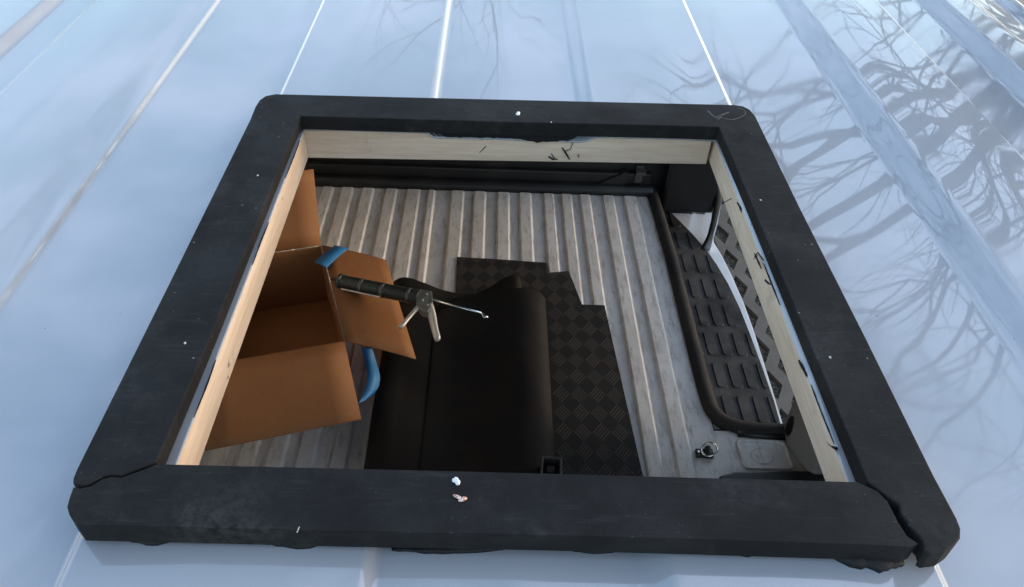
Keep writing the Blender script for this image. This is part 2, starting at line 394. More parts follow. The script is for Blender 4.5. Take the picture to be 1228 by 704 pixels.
# recessed plate behind the step
def rrect(cx, cy, hx, hy, r, n=6):
    o = []
    for qx, qy, a0 in ((1, 1, 0), (-1, 1, 90), (-1, -1, 180), (1, -1, 270)):
        for k in range(n + 1):
            a = R(a0 + 90 * k / n); o.append((cx + qx * (hx - r) + r * math.cos(a), cy + qy * (hy - r) + r * math.sin(a)))
    return o
bm = bmesh.new()
def ringstack(bm, loops, capz=True):
    vs = [[bm.verts.new(p) for p in l] for l in loops]
    for a, b in zip(vs, vs[1:]):
        n = len(a)
        for k in range(n): bm.faces.new((a[k], a[(k + 1) % n], b[(k + 1) % n], b[k]))
    if capz: bm.faces.new(vs[-1])
cx, cy = .915, 1.137
loops = [[V(px, py, FB + dz) for px, py in rrect(cx, cy, hx, hy, r)] for hx, hy, r, dz in ((.088, .062, .022, .0005), (.084, .058, .02, .007), (.078, .052, .018, .007), (.073, .048, .016, .002))]
ringstack(bm, loops)
for r0, r1 in ((.036, .031),):
    ringstack(bm, [[V(cx - .01 + r * math.cos(a), cy - .004 + r * math.sin(a) * .95, FB + dz) for a in [2 * math.pi * k / 28 for k in range(28)]] for r, dz in ((.038, .0025), (.036, .007), (.032, .007), (.029, .003))])
for s in (-1, 1): box(bm, V(cx - .01 + s * .018 - .003, cy - .012, FB + .003), V(cx - .01 + s * .018 + .003, cy + .004, FB + .006))
obj('floor_plate', bm, FLOOR, van, smooth=False, bevel=.001)
# dark wheel-arch hump and the grey pillar foot at the corner of the step
bm = bmesh.new()
hump = [W(860, 571, FB), W(880, 566, FB), W(930, 564, FB), W(985, 566, FB), V(1.085, .45, FB), V(.66, .45, FB)]
prism(bm, [p + Vector((0, -.01, .02)) for p in hump], -.0195); obj('wheel_arch', bm, DARK, van, bevel=.01, seg=3)
bm = bmesh.new(); a = W(950, 522, FB)
prism(bm, [V(1.0, 1.25, FB + .5), V(1.085, 1.25, FB + .5), V(1.085, 1.05, FB + .5), V(1.045, 1.05, FB + .5), V(1.02, 1.1, FB + .5), V(1.0, 1.18, FB + .5)], -.499)
obj('door_pillar', bm, PILLAR, van, bevel=.012, seg=3)
bm = bmesh.new(); prism(bm, [V(.9975, 1.205 + .022 * math.cos(t * .3927), FB + .07 + .045 * math.sin(t * .3927)) for t in range(16)], Vector((.008, 0, 0))); obj('recess_shade', bm, DARK, van, bevel=.001)  # dark oval disc standing in for the shade inside a pillar recess
# step well: walls, tread with raised pads, sill
TZ = -1.95
bm = bmesh.new()
box(bm, V(.762, 1.24, TZ - .02), V(.768, 2.86, FB - .001)); box(bm, V(.768, 1.238, TZ - .02), V(1.12, 1.244, FB - .001)); 
obj('step_wall', bm, DARK, van)
tp = [W(*q, TZ) for q in ((790, 240), (812, 262), (830, 280), (849, 302), (860, 318), (873, 340), (887, 369), (900, 402), (914, 440), (928, 480), (936, 508))] + [V(.9, 1.25, TZ), V(.775, 1.25, TZ), V(.775, 2.75, TZ)]
bm = bmesh.new(); prism(bm, tp, -.012)
def inside(p, poly):
    r = False; n = len(poly)
    for i in range(n):
        a, b = poly[i], poly[(i + 1) % n]
        if (a.y > p[1]) != (b.y > p[1]) and p[0] < (b.x - a.x) * (p[1] - a.y) / (b.y - a.y) + a.x: r = not r
    return r
rows = [1.447 + .1795 * i for i in range(8)]
for r0 in rows:
    for k in range(6):
        cx = .812 + .0615 * k + (r0 - 1.447) * -.008
        y0, y1 = r0 + .012, r0 + .155
        pts = []
        for qx, qy in rrect(cx, (y0 + y1) / 2, .0215, (y1 - y0) / 2, .012, 3):
            pts.append((qx, qy))
        tpi = [(px, py) for px, py in pts]
        ok = all(inside((px + .006, py), tp) and inside((px, py), tp) for px, py in tpi)
        if not ok:
            # clip the pad to the tread's curved edge
            q = []
            for px, py in tpi:
                while not inside((px + .008, py), tp) and px > cx - .03: px -= .002
                while not inside((px + .004, py + .006), tp) and py > y0: py -= .004
                q.append((px, py))
            if max(p[0] for p in q) - min(p[0] for p in q) < .014 or min(p[0] for p in q) > cx + .01 or not all(inside(p, tp) for p in q): continue
            tpi = q
        lo = [V(px, py, TZ - .0001) for px, py in tpi]; c = sum(lo, Vector()) / len(lo)
        hi = [p + (c - p) * .07 + Vector((0, 0, .0065)) for p in lo]
        a = [bm.verts.new(p) for p in lo]; b2 = [bm.verts.new(p) for p in hi]; n = len(a)
        for i in range(n): bm.faces.new((a[i], a[(i + 1) % n], b2[(i + 1) % n], b2[i]))
        bm.faces.new(b2)
obj('step_tread', bm, TREAD, van, bevel=.0012)
bm = bmesh.new()
sp_ = [W(*q, TZ - .014) for q in ((858, 232), (857, 262), (856, 290), (866, 306), (878, 330), (892, 362), (904, 395), (915, 430), (926, 465), (939, 508))] + [V(1.11, 1.2, TZ - .014), V(.77, 1.2, TZ - .014), V(.77, 2.86, TZ - .014), V(1.1, 2.86, TZ - .014)]
prism(bm, sp_, -.25); obj('door_sill', bm, BODY, van, bevel=.006, seg=3)
# black soft edging tube round the step opening
bm = bmesh.new()
tz = FB + .004
pth = [W(779, 212, tz), W(781, 228, tz), W(791, 262, tz), W(805, 310, tz), (W(820, 370, tz)), W(835, 430, tz), W(848, 478, tz), W(857, 497, tz), W(874, 509, tz), W(900, 515, tz), W(930, 517, tz), W(955, 517, tz)]
tube(bm, spline(pth, 5), .0265, 14)
obj('edge_trim', bm, TUBE, van, smooth=True)
bm = bmesh.new()
tube(bm, [W(884, 519, FB + .0), W(950, 524, FB + .0)], .019, 10); obj('trim_clip', bm, DARK, van, smooth=True)
# bulkhead with its lower rail, a fold and small bracket
bm = bmesh.new(); box(bm, V(-1.0, 2.70, FB - .02), V(.80, 2.74, -.05)); box(bm, V(.8001, 2.86, TZ - .2), V(1.03, 2.89, -.16)); obj('bulkhead', bm, DARK, van)
bm = bmesh.new(); tube(bm, [V(-.95, 2.655, FB + .02), V(.75, 2.655, FB + .02)], .03, 10, flat=1); box(bm, V(-.95, 2.672, FB), V(.74, 2.699, FB + .10)); obj('bulkhead_rail', bm, DARK, van, smooth=False, bevel=.004)
bm = bmesh.new()
pA = [V(.62, 2.66, FB + .03), V(.62, 2.66, FB + .12), V(.50, 2.66, FB + .05), V(.48, 2.66, FB + .03)]
prism(bm, pA, Vector((0, .035, 0))); obj('rail_gusset', bm, DARK, van)
bm = bmesh.new(); box(bm, V(.655, 2.62, FB + .125), V(.70, 2.66, FB + .14)); box(bm, V(.66, 2.661, FB + .06), V(.695, 2.671, FB + .15)); obj('rail_bracket', bm, CLIP, van, bevel=.002)
# black pillar box above the step's far end, with its rubber seal and the painted body beside it
bm = bmesh.new()
box(bm, V(.80, 2.62, -1.80), V(1.06, 2.855, -1.30)); obj('pillar_box', bm, DARK, van, bevel=.02, seg=3)
bm = bmesh.new()
tube(bm, spline([W(860, 215, -1.62), W(861, 236, -1.70), W(857, 262, -1.80), W(851, 283, -1.88), W(843, 299, -1.93)], 5), [.016] * 6 + [.015] * 8 + [.013] * 7, 8)
obj('door_seal', bm, DARK, van, smooth=True)
bm = bmesh.new()
q = [W(862, 205, -1.75), W(866, 240, -1.78), W(861, 268, -1.86), W(852, 300, TZ), W(846, 296, TZ), W(855, 262, -1.86), W(858, 230, -1.78)]
prism(bm, q, Vector((.0, .02, -.03))); obj('body_flange', bm, BODY, van, bevel=.003)
# tie-down with ring
bm = bmesh.new(); p = W(842, 545, FB); box(bm, p + Vector((-.022, -.016, 0)), p + Vector((.035, .016, .012)))
tube(bm, [p + Vector((.018, -.018, .016)), p + Vector((.018, .018, .016))], .011, 10)
td = obj('tie_down', bm, DARK, van, bevel=.002)
bm = bmesh.new(); c = p + Vector((.022, 0, .016)); rg = []
for k in range(25):
    a = 2 * math.pi * k / 24; rg.append(c + Vector((.024 * math.cos(a) - .004, .026 * math.sin(a), .012 + .010 * math.cos(a))))
tube(bm, rg, .0034, 8, cap=False); obj('ring', bm, CHROME, td, smooth=True)
bm = bmesh.new(); box(bm, p + Vector((-.018, -.004, .0121)), p + Vector((-.010, .004, .015))); obj('screw', bm, CHROME, td, bevel=.001)
# simple outer van: cab, wheels, rear doors swung open
bm = bmesh.new()
cab = [(3.002, -.1), (3.3, -.2), (3.95, -.75), (4.7, -1.05), (4.85, -1.3), (4.9, -2.0), (3.002, -2.0)]
prism(bm, [V(-1.1, y, z) for y, z in cab], Vector((2.2, 0, 0))); obj('cab', bm, BODY, van, bevel=.06, seg=3)
bm = bmesh.new(); prism(bm, [V(-.95, 3.36, -.24), V(.95, 3.36, -.24), V(1.0, 3.93, -.715), V(-1.0, 3.93, -.715)], Vector((0, .012, .016))); obj('windscreen', bm, GLASS, van)
for sx in (-1, 1):
    bm = bmesh.new(); box(bm, V(sx * .7 - .16, 4.84, -1.45), V(sx * .7 + .16, 4.89, -1.25)); obj('headlight', bm, GLASS, van, bevel=.02)
    for yy in (-.35, 4.1):
        def wheel(rad, wd, name, mat, par, off=0):
            bm = bmesh.new(); bmesh.ops.create_cone(bm, cap_ends=True, segments=36, radius1=rad, radius2=rad, depth=wd, matrix=Matrix.Translation(V(sx * (1.03 + off), yy, -ZT + .35)) @ Matrix.Rotation(R(90), 4, 'Y'))
            return obj(name, bm, mat, par, bevel=.02, seg=3)
        wl = wheel(.35, .22, 'wheel', TYRE, van); wheel(.21, .02, 'rim', RIM, wl, .115)
    bm = bmesh.new(); box(bm, V(sx * 1.15 if sx < 0 else 1.11, -2.25, -2.0), V(sx * 1.11 if sx < 0 else 1.15, -1.37, -.1)); dr = obj('rear_door', bm, BODY, van, bevel=.02)
bm = bmesh.new(); box(bm, V(-1.1, -1.46, -2.05), V(1.1, -1.37, -1.80)); obj('rear_bumper', bm, DARK, van, bevel=.02)

# ------------------------------------------------------------------ black frame on the roof (three broken pieces of one ring)
fr = empty('vent_frame', V(0, 0, -.017)); tag(fr, 'square black plastic frame with cracked near corners lying on the white van roof', 'frame')
def P0(l): return [W(u, v, 0) for u, v in l]
T = .0155
def frame_piece(name, outer, inner, label=None):
    """outer/inner: matching lists of top-face points; the inner wall leans slightly outward"""
    bm = bmesh.new()
    poly = outer + inner[::-1]; lo = []
    c = Vector((0, 0, ZT))
    for i, p in enumerate(poly):
        q = p.copy(); q.z -= T
        if i >= len(outer): q += (Vector((p.x, p.y, 0)).normalized() * .0022)
        lo.append(q)
    a = [bm.verts.new(p) for p in poly]; b = [bm.verts.new(p) for p in lo]; n = len(a)
    bm.faces.new(a); bm.faces.new(b[::-1])
    for i in range(n): bm.faces.new((a[i], b[i], b[(i + 1) % n], a[(i + 1) % n]))
    o = obj(name, bm, FRAME, fr, bevel=.0011, seg=2, angle=28)
    if label: tag(o, label)
    return o
rail = frame_piece('frame_ring',
    P0([(87, 580), (87.5, 573), (92, 562), (200, 345), (300, 143), (306, 128), (311, 120), (318, 115), (330, 112.5), (600, 119), (880, 125.5), (891, 127), (899, 131), (906, 139), (960, 250), (1040, 408), (1120, 570), (1148, 622), (1152.5, 634), (1152, 645), (1146, 653), (1133, 662), (1116, 664), (1109, 660)]),
    P0([(101, 582), (106, 581), (122, 571), (132, 569), (144, 570), (168, 561), (188, 553), (255, 397), (330, 213), (360, 139), (600, 146), (740, 149), (862, 152), (893, 225), (939, 335), (987, 450), (1040, 577), (1054, 588), (1068, 598), (1079, 605), (1080, 614), (1093, 633), (1106, 646), (1108, 655)]),
    )
near = frame_piece('near_rail', 
    P0([(96.5, 586), (88, 584), (83, 598), (80.5, 608), (83, 617), (92, 629), (160, 630.5), (420, 637), (640, 641), (820, 646), (1040, 653), (1090, 656), (1101, 652)]),
    P0([(100.5, 584.5), (108, 583.5), (123, 574.5), (133, 572), (146, 572.5), (170, 564), (190, 556.5), (400, 561.5), (620, 567), (1028, 578), (1052, 589), (1064, 601), (1078, 628), (1088, 643)]),
    'near rail broken off at both corners')
# sealant squeezed out under the frame
random.seed(4)
def blob_strip(name, path, w, hgt, parent, mat=SEAL, seed=1, n=5):
    random.seed(seed); bm = bmesh.new(); pts = spline(path, n); m = len(pts)
    rad = [(.25 + .75 * math.sin(math.pi * (i + .3) / (m - .4)) ** .6) * (w if isinstance(w, float) else 1) * random.uniform(.75, 1.15) for i in range(m)]
    tube(bm, pts, rad, 8, flat=1)
    cz = sum(p.z for p in pts) / m
    for v in bm.verts: v.co += Vector((random.uniform(-1, 1), random.uniform(-1, 1), random.uniform(-1, 1))) * w * .10
    return obj(name, bm, mat, parent, smooth=True)
bm = bmesh.new()                              # dark butyl bed under the whole ring, just inside its edges
for a, b in (((-.229, -.2335), (.205, -.206)), ((-.233, .218), (.233, .232)), ((-.236, -.2), (-.206, .2085)), ((.2075, -.2), (.236, .2085))):
    box(bm, V(a[0], a[1], -.0215), V(b[0], b[1], -.0152))
obj('sealant_bed', bm, SEAL, fr)
zb = -.021
for i, (pth, w) in enumerate([([(150, 647), (185, 651.5), (212, 647)], .0028), ([(322, 651), (357, 655.5), (392, 652)], .0030), ([(470, 661), (520, 662), (580, 661), (610, 658)], .0024),
                         ([(684, 661), (720, 663), (748, 660)], .0022), ([(862, 661), (888, 664.5), (914, 662)], .0030), ([(1000, 668), (1030, 675), (1060, 677), (1082, 675)], .0055)]):
    def onroof(u, v):
        z = -.02
        for _ in range(4): q = W(u, v, z); z = roofz(q.x, q.y) + .0002
        return W(u, v, z)
    blob_strip('sealant_bead', [onroof(u, v - 2.5) for u, v in pth], w, 1, fr, seed=i)
# top inside: drooping curtain of sealant in front of the wood
def curtain(name, top, bot, parent, d=Vector((0, .002, 0)), seed=2):
    random.seed(seed); bm = bmesh.new(); g0 = []; g1 = []
    n = len(top); A = [bm.verts.new(p) for p in top]; B = [bm.verts.new(p) for p in bot]
    A2 = [bm.verts.new(p + d) for p in top]; B2 = [bm.verts.new(p + d) for p in bot]
    for i in range(n - 1):
        bm.faces.new((A[i], A[i + 1], B[i + 1], B[i])); bm.faces.new((A2[i], B2[i], B2[i + 1], A2[i + 1]))
        bm.faces.new((B[i], B[i + 1], B2[i + 1], B2[i])); bm.faces.new((A[i], A2[i], A2[i + 1], A[i + 1]))
    bm.faces.new((A[0], B[0], B2[0], A2[0])); bm.faces.new((A[-1], A2[-1], B2[-1], B[-1]))
    return obj(name, bm, SEAL, parent)
def onY(u, v, y):
    d = CM @ Vector(((u - 614) / FPX, -(v - 352) / FPX, -1)); t = (y - cam.location.y) / d.y; return cam.location + d * t
def onX(u, v, x):
    d = CM @ Vector(((u - 614) / FPX, -(v - 352) / FPX, -1)); t = (x - cam.location.x) / d.x; return cam.location + d * t
us = [500 + 4 * i for i in range(56)]
def by(u):
    for (a, ya), (b, yb) in zip(K, K[1:]):
        if a <= u <= b: return ya + (yb - ya) * (u - a) / (b - a)
    return K[-1][1]
K = [(496, 155.5), (510, 157), (520, 159), (528, 161), (534, 164.5), (560, 165), (600, 165.5), (626, 166.5), (636, 170), (645, 171), (660, 169.5), (684, 168.5), (692, 164), (704, 161), (725, 160)]
random.seed(8)
curtain('sealant_drip', [onY(u, 150, .2032) for u in us], [onY(u, by(u) + random.uniform(-.7, .7), .2032) for u in us], fr)
# left and right inside blobs
blob_strip('sealant_bead', [W(266, 383, -.018), W(262, 396, -.021), W(256, 409, -.019)], .0028, 1, fr, seed=21)
blob_strip('sealant_bead', [W(884, 243, -.020), W(893, 258, -.022), W(901, 270, -.020)], .0013, 1, fr, seed=22)
blob_strip('sealant_bead', [W(958, 432, -.019), W(968, 452, -.020)], .0010, 1, fr, seed=23)
blob_strip('sealant_bead', [W(905, 304, -.019), W(913, 322, -.020)], .0009, 1, fr, seed=26)

random.seed(77)                               # thin ragged squeeze-out along the cut metal edges
for pth in ([(-.1991, -.15), (-.1988, -.12), (-.1992, -.10)], [(-.1989, .0), (-.1992, .03), (-.1988, .055)], [(-.1990, .12), (-.1988, .16), (-.1990, .185)], [(.2006, -.16), (.2003, -.13), (.2006, -.11)], [(.2006, -.03), (.2004, .0), (.2006, .02)]):
    blob_strip('sealant_bead', [V(x, y, -.0195) for x, y in pth], .0006, 1, fr, seed=int(abs(pth[0][1]) * 1000) + 3, n=9)

# ------------------------------------------------------------------ wooden lining under the roof
wf = empty('wooden_frame', V(0, 0, -.06)); tag(wf, 'pale wooden batten frame lining the hole under the black frame', 'frame')
def batten(pts, d, mat):
    bm = bmesh.new(); prism(bm, pts, d); return obj('batten', bm, mat, wf, bevel=.0008)
zt = -.0203
yB = .2049
tx = [-.199 + .0066 * k for k in range(61)]
batten([V(x, yB + .015 * (x + .2), roofz(x, .2) - .0018) for x in tx] + [V(.197, yB + .006, -.047), V(-.199, yB, -.051)], Vector((0, .02, 0)), WOODX)
batten([V(-.1988, -.21, zt), V(-.1986, .205, zt), V(-.1986, .225, zt), V(-.1986, .225, -.0505), V(-.1988, -.21, -.0505)], Vector((-.02, 0, 0)), WOODY)
batten([V(.1995, -.21, zt), V(.2005, .205, zt), V(.2, .228, zt), V(.2, .228, -.0455), V(.199, -.21, -.0440)], Vector((.02, 0, 0)), WOODY)
batten([V(-.1985, -.1895, zt), V(.198, -.1895, zt), V(.198, -.1895, -.05), V(-.1985, -.1895, -.05)], Vector((0, -.018, 0)), WOODX)
def smear(pts, place, off, r):
    bm = bmesh.new(); P = [place(u, v) for u, v in pts]; tube(bm, P, [r * random.uniform(.5, 1.2) for _ in P], 5); return obj('sealant_smear', bm, SEAL, wf)
bt = lambda u, v: onY(u, v, yB + .0028)
random.seed(3)
for l, r in (([(575, 183), (580, 178), (583, 175)], .0007), ([(658, 188), (663, 191), (669, 191)], .0009), ([(661, 184), (665, 190), (662, 192)], .0006), ([(674, 177), (678, 183), (683, 191)], .0008), ([(677, 182), (684, 179), (687, 171)], .0004),
             ([(692, 187), (694, 185), (694, 189)], .0004), ([(514, 157), (520, 163), (524, 165)], .0005), ([(520, 158), (526, 163), (530, 163)], .0005), ([(575, 169), (580, 167)], .0004)):
    smear(l, bt, 0, r)
rt = lambda u, v: onX(u, v, .2)
for l, r in (([(866, 244), (872, 241), (877, 238)], .0005), ([(905, 308), (909, 303), (913, 309), (916, 312)], .0005), ([(904, 311), (909, 306)], .0004), ([(918, 336), (921, 339), (924, 341)], .0009), ([(992, 530), (997, 535), (1003, 538)], .0010), ([(991, 537), (996, 533)], .0006)):
    smear(l, rt, 0, r)

# ------------------------------------------------------------------ crumbs and scraps on the frame
def crumb(u, v, sx, sy, sz, label, mat=CRUMBW, seed=0, n=1, name='crumb', rot=0, grp=None):
    random.seed(seed); bm = bmesh.new(); p = W(u, v, 0)
    for k in range(n):
        bmesh.ops.create_icosphere(bm, subdivisions=2, radius=1, matrix=Matrix.Translation((k * 1.3 * sx * math.cos(rot), k * 1.3 * sx * math.sin(rot), sz * .8)) @ Matrix.Rotation(rot + k, 4, 'Z') @ Matrix.Diagonal((sx, sy, sz, 1)))
    for q in bm.verts: q.co *= random.uniform(.8, 1.15)
    o = obj(name, bm, mat, smooth=True); o.location = p; tag(o, label, 'debris', grp); return o
crumb(546, 576.5, .0015, .0022, .0012, 'small white curled crumb on the near side of the black frame', seed=1, n=2, rot=R(-50))
crumb(548, 596, .0026, .0012, .0006, 'flat brown and white flake just below the white crumb', CRUMBB, 2, 2, 'paint_flake', R(-25))
crumb(621, 138, .0016, .002, .0012, 'small white crumb on the far side of the black frame', seed=3, n=2, rot=R(80))
for i, (u, v, t) in enumerate(((309, 211, 'tiny pale grain on the left side of the black frame, near its far corner'), (222, 412, 'tiny pale grain on the left side of the black frame, beside its middle'), (912, 240.5, 'tiny pale grain on the right side of the black frame, near its far corner'), (995, 429, 'tiny pale grain on the right side of the black frame, beside its middle'))):
    crumb(u, v, .0008, .0010, .0006, t, GRAIN, seed=10 + i, name='grain', grp='tiny grains on the black frame')
crumb(661, 147, .0006, .0006, .0005, 'pinpoint white speck on the far side of the black frame at its inner edge', seed=31, name='speck')
random.seed(12)
def fibre(pts, r, label, z=.0006):
    bm = bmesh.new(); tube(bm, spline([W(u, v, z) + Vector((0, 0, random.uniform(0, .0012))) for u, v in pts], 6), r, 5); tag(obj('fibre', bm, FIBRE, smooth=True), label, 'fibre')
fibre([(856, 141), (850, 135), (849, 134), (858, 140), (866, 137), (874, 135), (866, 139), (861, 144), (858, 141), (864, 142), (880, 144), (893, 138), (892, 132), (884, 130)], .00009, 'thin curled pale thread on the far right corner of the black frame')
fibre([(356, 639), (358, 636), (359, 632)], .00035, 'short pale splinter on the front edge of the black frame')

# ------------------------------------------------------------------ checker rubber mat lying on the floor
zm = FB + .0135
mp_ = [(548, 308), (600, 311), (655, 315), (656.5, 327), (682, 325), (698, 365), (725, 366), (747, 464), (771, 570)]
pts = [W(u, v, zm + .004) for u, v in mp_]
pts += [V(pts[-1].x - .02, .75, zm + .004), V(-.12, .75, zm + .004)]
bm = bmesh.new(); prism(bm, pts, -.004)
tag(obj('checker_mat', bm, CHECK), 'black rubber mat with checker plate pattern and notched edges flat on the ribbed floor', 'mat')

# ------------------------------------------------------------------ loosely rolled smooth mat
def loft(bm, prof, y0, n=26, seed=0):
    rows = []
    P = spline([(p[0], p[1], p[2]) for p in prof], 7)     # x, z above the floor, far end y
    for k in range(n + 1):
        t = k / n; row = []
        for q in P:
            y = q.z + (y0 - q.z) * t
            ww = .004 * math.sin(y * 9 + q.x * 7) + .003 * math.sin(y * 17 + 1 + q.x * 20)
            row.append(V(q.x + (.01 * t if q.x < -.3 else 0), y, FB + max(q.y + ww * (1 if q.y > .05 else 0), .0185)))
        rows.append(row)
    sheet(bm, rows)
bm = bmesh.new()
loft(bm, [(-.20, .02, 1.75), (-.30, .022, 1.80), (-.365, .035, 1.83), (-.385, .075, 1.85), (-.365, .108, 1.85), (-.325, .116, 1.85), (-.26, .108, 1.83), (-.18, .093, 1.81), (-.08, .085, 1.81), (-.01, .092, 1.84), (.05, .108, 1.885), (.09, .115, 1.895), (.108, .104, 1.895), (.113, .08, 1.88), (.10, .055, 1.86)], .45)
loft(bm, [(-.205, .099, 1.60), (-.198, .1005, 1.70), (-.12, .096, 1.77), (-.03, .108, 1.78), (.06, .130, 1.785), (.125, .140, 1.79), (.175, .128, 1.79), (.202, .094, 1.79), (.203, .055, 1.79), (.182, .026, 1.79), (.14, .0195, 1.79), (.05, .0195, 1.79)], .45)
ro = obj('rolled_mat', bm, ROLL, smooth=True); md = ro.modifiers.new('s', 'SOLIDIFY'); md.thickness = .004; md.offset = 0
tag(ro, 'smooth black mat loosely rolled into a flattened roll on the floor', 'mat')

# ------------------------------------------------------------------ small black clip by the roll
bm = bmesh.new(); c = W(661, 557, FB + .19)
o_ = [V(0, 0, -ZT) + c + Vector(p) for p in ()]
hw, hh_ = .034, .032
outer = [Vector((-hw * .8, hh_, 0)), Vector((hw, hh_ * .9, 0)), Vector((hw * .9, -hh_ * 1.2, 0)), Vector((-hw, -hh_ * 1.2, 0))]
for a, b in zip(outer, outer[1:] + outer[:1]):
    n = (b - a).normalized(); s = Vector((-n.y, n.x, 0)) * -.007
    prism(bm, [c + a, c + b, c + b + s, c + a + s], -.05)
box(bm, c + Vector((-hw * .8, -hh_, -.052)), c + Vector((hw * .85, hh_ * .8, -.045)))
box(bm, c + Vector((-.012, -.014, -.045)), c + Vector((.014, .012, -.02)))
tag(obj('plastic_clip', bm, CLIP, bevel=.002), 'small hollow black plastic piece beside the near end of the rolled mat', 'clip')

# ------------------------------------------------------------------ open cardboard box
RZ = -1.44
br = W(385, 295, RZ); frr = W(413, 409.5, RZ)              # far and near right corners of the rim
e = (br - frr); e.z = 0; el = e.length; e.normalize(); nx = Vector((-e.y, e.x, 0))   # nx points left
# the near rim runs left as the photograph shows
fl = frr + Vector((W(280, 433, RZ) - frr).normalized() * .44) ; fl.z = frr.z
bl = br + (fl - frr)
bx = empty('cardboard_box', V((br.x + fl.x) / 2, (br.y + fl.y) / 2, FB + .013)); tag(bx, 'open brown cardboard box with spread flaps on the van floor', 'box')
h = RZ - (FB + .0135); th = .004
def plate(name, p, d, mat=CARD, par=bx, bev=.001):
    bm = bmesh.new(); prism(bm, p, d); return obj(name, bm, mat, par, bevel=bev)
dn = Vector((0, 0, -h)); inn_ = (fl - frr).normalized()
bot = Vector((0, 0, 0))
plate('bottom', [frr + dn, fl + dn, bl + dn, br + dn], Vector((0, 0, .004)))
up5 = Vector((0, 0, .0045))
for a, b, n in ((frr, br, inn_), (bl, fl, -inn_)): plate('side', [a + dn + up5, b + dn + up5, b, a], n * th)
for a, b, n in ((fl, frr, e), (br, bl, -e)):
    s = (b - a).normalized() * (th + .0003); plate('side', [a + dn + up5 + s, b + dn + up5 - s, b - s, a + s], n * th)
def bendflap(name, a, b, a2, b2, bulge=.008):
    """flap from hinge a-b to outer edge a2-b2, slightly bowed"""
    bm = bmesh.new(); n = (b - a).cross(a2 - a).normalized(); g = []
    for i in range(7):
        t = i / 6; row = []
        for k in range(7):
            s = k / 6; p = a.lerp(b, s).lerp(a2.lerp(b2, s), t); row.append(p + n * (bulge * math.sin(math.pi * t) + .003 * math.sin(3.1 * s + 2 * t)))
        g.append(row)
    vs = sheet(bm, g); o = obj(name, bm, CARD, bx, smooth=True)
    m = o.modifiers.new('s', 'SOLIDIFY'); m.thickness = th; m.offset = 0; return o
g_ = .002
bendflap('flap', br - inn_ * g_ + Vector((0, 0, g_)), frr - inn_ * g_ + Vector((0, 0, g_)), W(463, 313, RZ - .05), W(499, 430, RZ - .075), .004)
bendflap('flap', frr - e * g_, fl - e * g_, W(433.5, 503, RZ - .12), W(433.5, 503, RZ - .12) + (W(248, 540, RZ - .10) - W(433.5, 503, RZ - .12)).normalized() * .46, -.006)
bendflap('flap', br + e * g_ + Vector((0, 0, g_)), bl + e * g_ + Vector((0, 0, g_)), onY(376, 203, br.y + .12), onY(376, 203, br.y + .12) + (bl - br) + Vector((0, 0, .01)), .005)
bendflap('flap', bl + inn_ * g_, fl + inn_ * g_, bl + inn_ * .16 + Vector((0, .0, .13)), fl + inn_ * .16 + Vector((0, .02, .12)), .004)
# cut corner of the right flap is suggested by tape over it
def ribbon(name, pts, wv, par, mat=TAPE, th=.0008):
    bm = bmesh.new(); P = spline(pts, 6); Wv = spline(wv, 6)
    sheet(bm, [[p - q, p + q] for p, q in zip(P, Wv)]); o = obj(name, bm, mat, par, smooth=True); m = o.modifiers.new('s', 'SOLIDIFY'); m.thickness = th; return o
z1 = RZ + .006
a, b, c, d = W(402, 294, z1 - .01), W(418, 298, z1 - .012), W(377, 314, z1 + .006), W(392, 321, z1 + .008)
ribbon('tape', [(a + b) / 2, ((a + b) * .25 + (c + d) * .25) + Vector((0, 0, .004)), (c + d) / 2], [(b - a) / 2, ((b - a) + (d - c)) / 4, (d - c) / 2], bx)
zz = -1.52
ribbon('tape', [W(440, 417, -1.53), W(444, 432, -1.56), W(448, 452, -1.58), W(444, 470, -1.60), W(434, 482, -1.60)],
       [Vector((.017, .002, -.004)), Vector((.018, .004, -.008)), Vector((.019, .008, -.010)), Vector((.018, .014, -.010)), Vector((.010, .016, -.010))], bx)

# ------------------------------------------------------------------ caulking gun lying on the flap
gz = RZ - .005
A = W(409, 338, gz + .01); B = W(503, 357, gz + .035)
gun = empty('caulking_gun', (A + B) / 2 - Vector((0, 0, .03))); tag(gun, 'metal caulking gun with dark barrel lying on the box flap, rod pointing right', 'caulking gun')
ax = (B - A).normalized(); LG = (B - A).length
side = Vector((ax.y, -ax.x, 0)).normalized(); upv = side.cross(ax).normalized()
if upv.z < 0: upv = -upv
def along(t, s=0, u=0): return A + ax * (LG * t) + side * s + upv * u
r0 = .0255
bm = bmesh.new(); tube(bm, [along(.0), along(1)], r0, 24); obj('barrel', bm, GUNB, gun, smooth=False, bevel=.0015)
for t in (.25, .52, .85):
    bm = bmesh.new(); tube(bm, [along(t + .005), along(t + .025), along(t + .045)], [r0 + .0005, r0 + .0018, r0 + .0005], 24)
    obj('barrel_band', bm, BAND, gun, smooth=True)
bm = bmesh.new(); tube(bm, [along(-.02), along(.02)], r0 + .0035, 20); obj('end_plate', bm, GUNB, gun, bevel=.002)
bm = bmesh.new(); tube(bm, [along(-.02), along(-.04), along(-.06), W(397, 334, gz + .015)], [.009, .008, .0055, .003], 10); obj('nozzle', bm, DARK, gun, smooth=True)
bm = bmesh.new(); tube(bm, [along(.05, r0 + .003, -.006), along(.55, r0 + .004, -.006)], .003, 6); obj('strut', bm, ALU, gun)
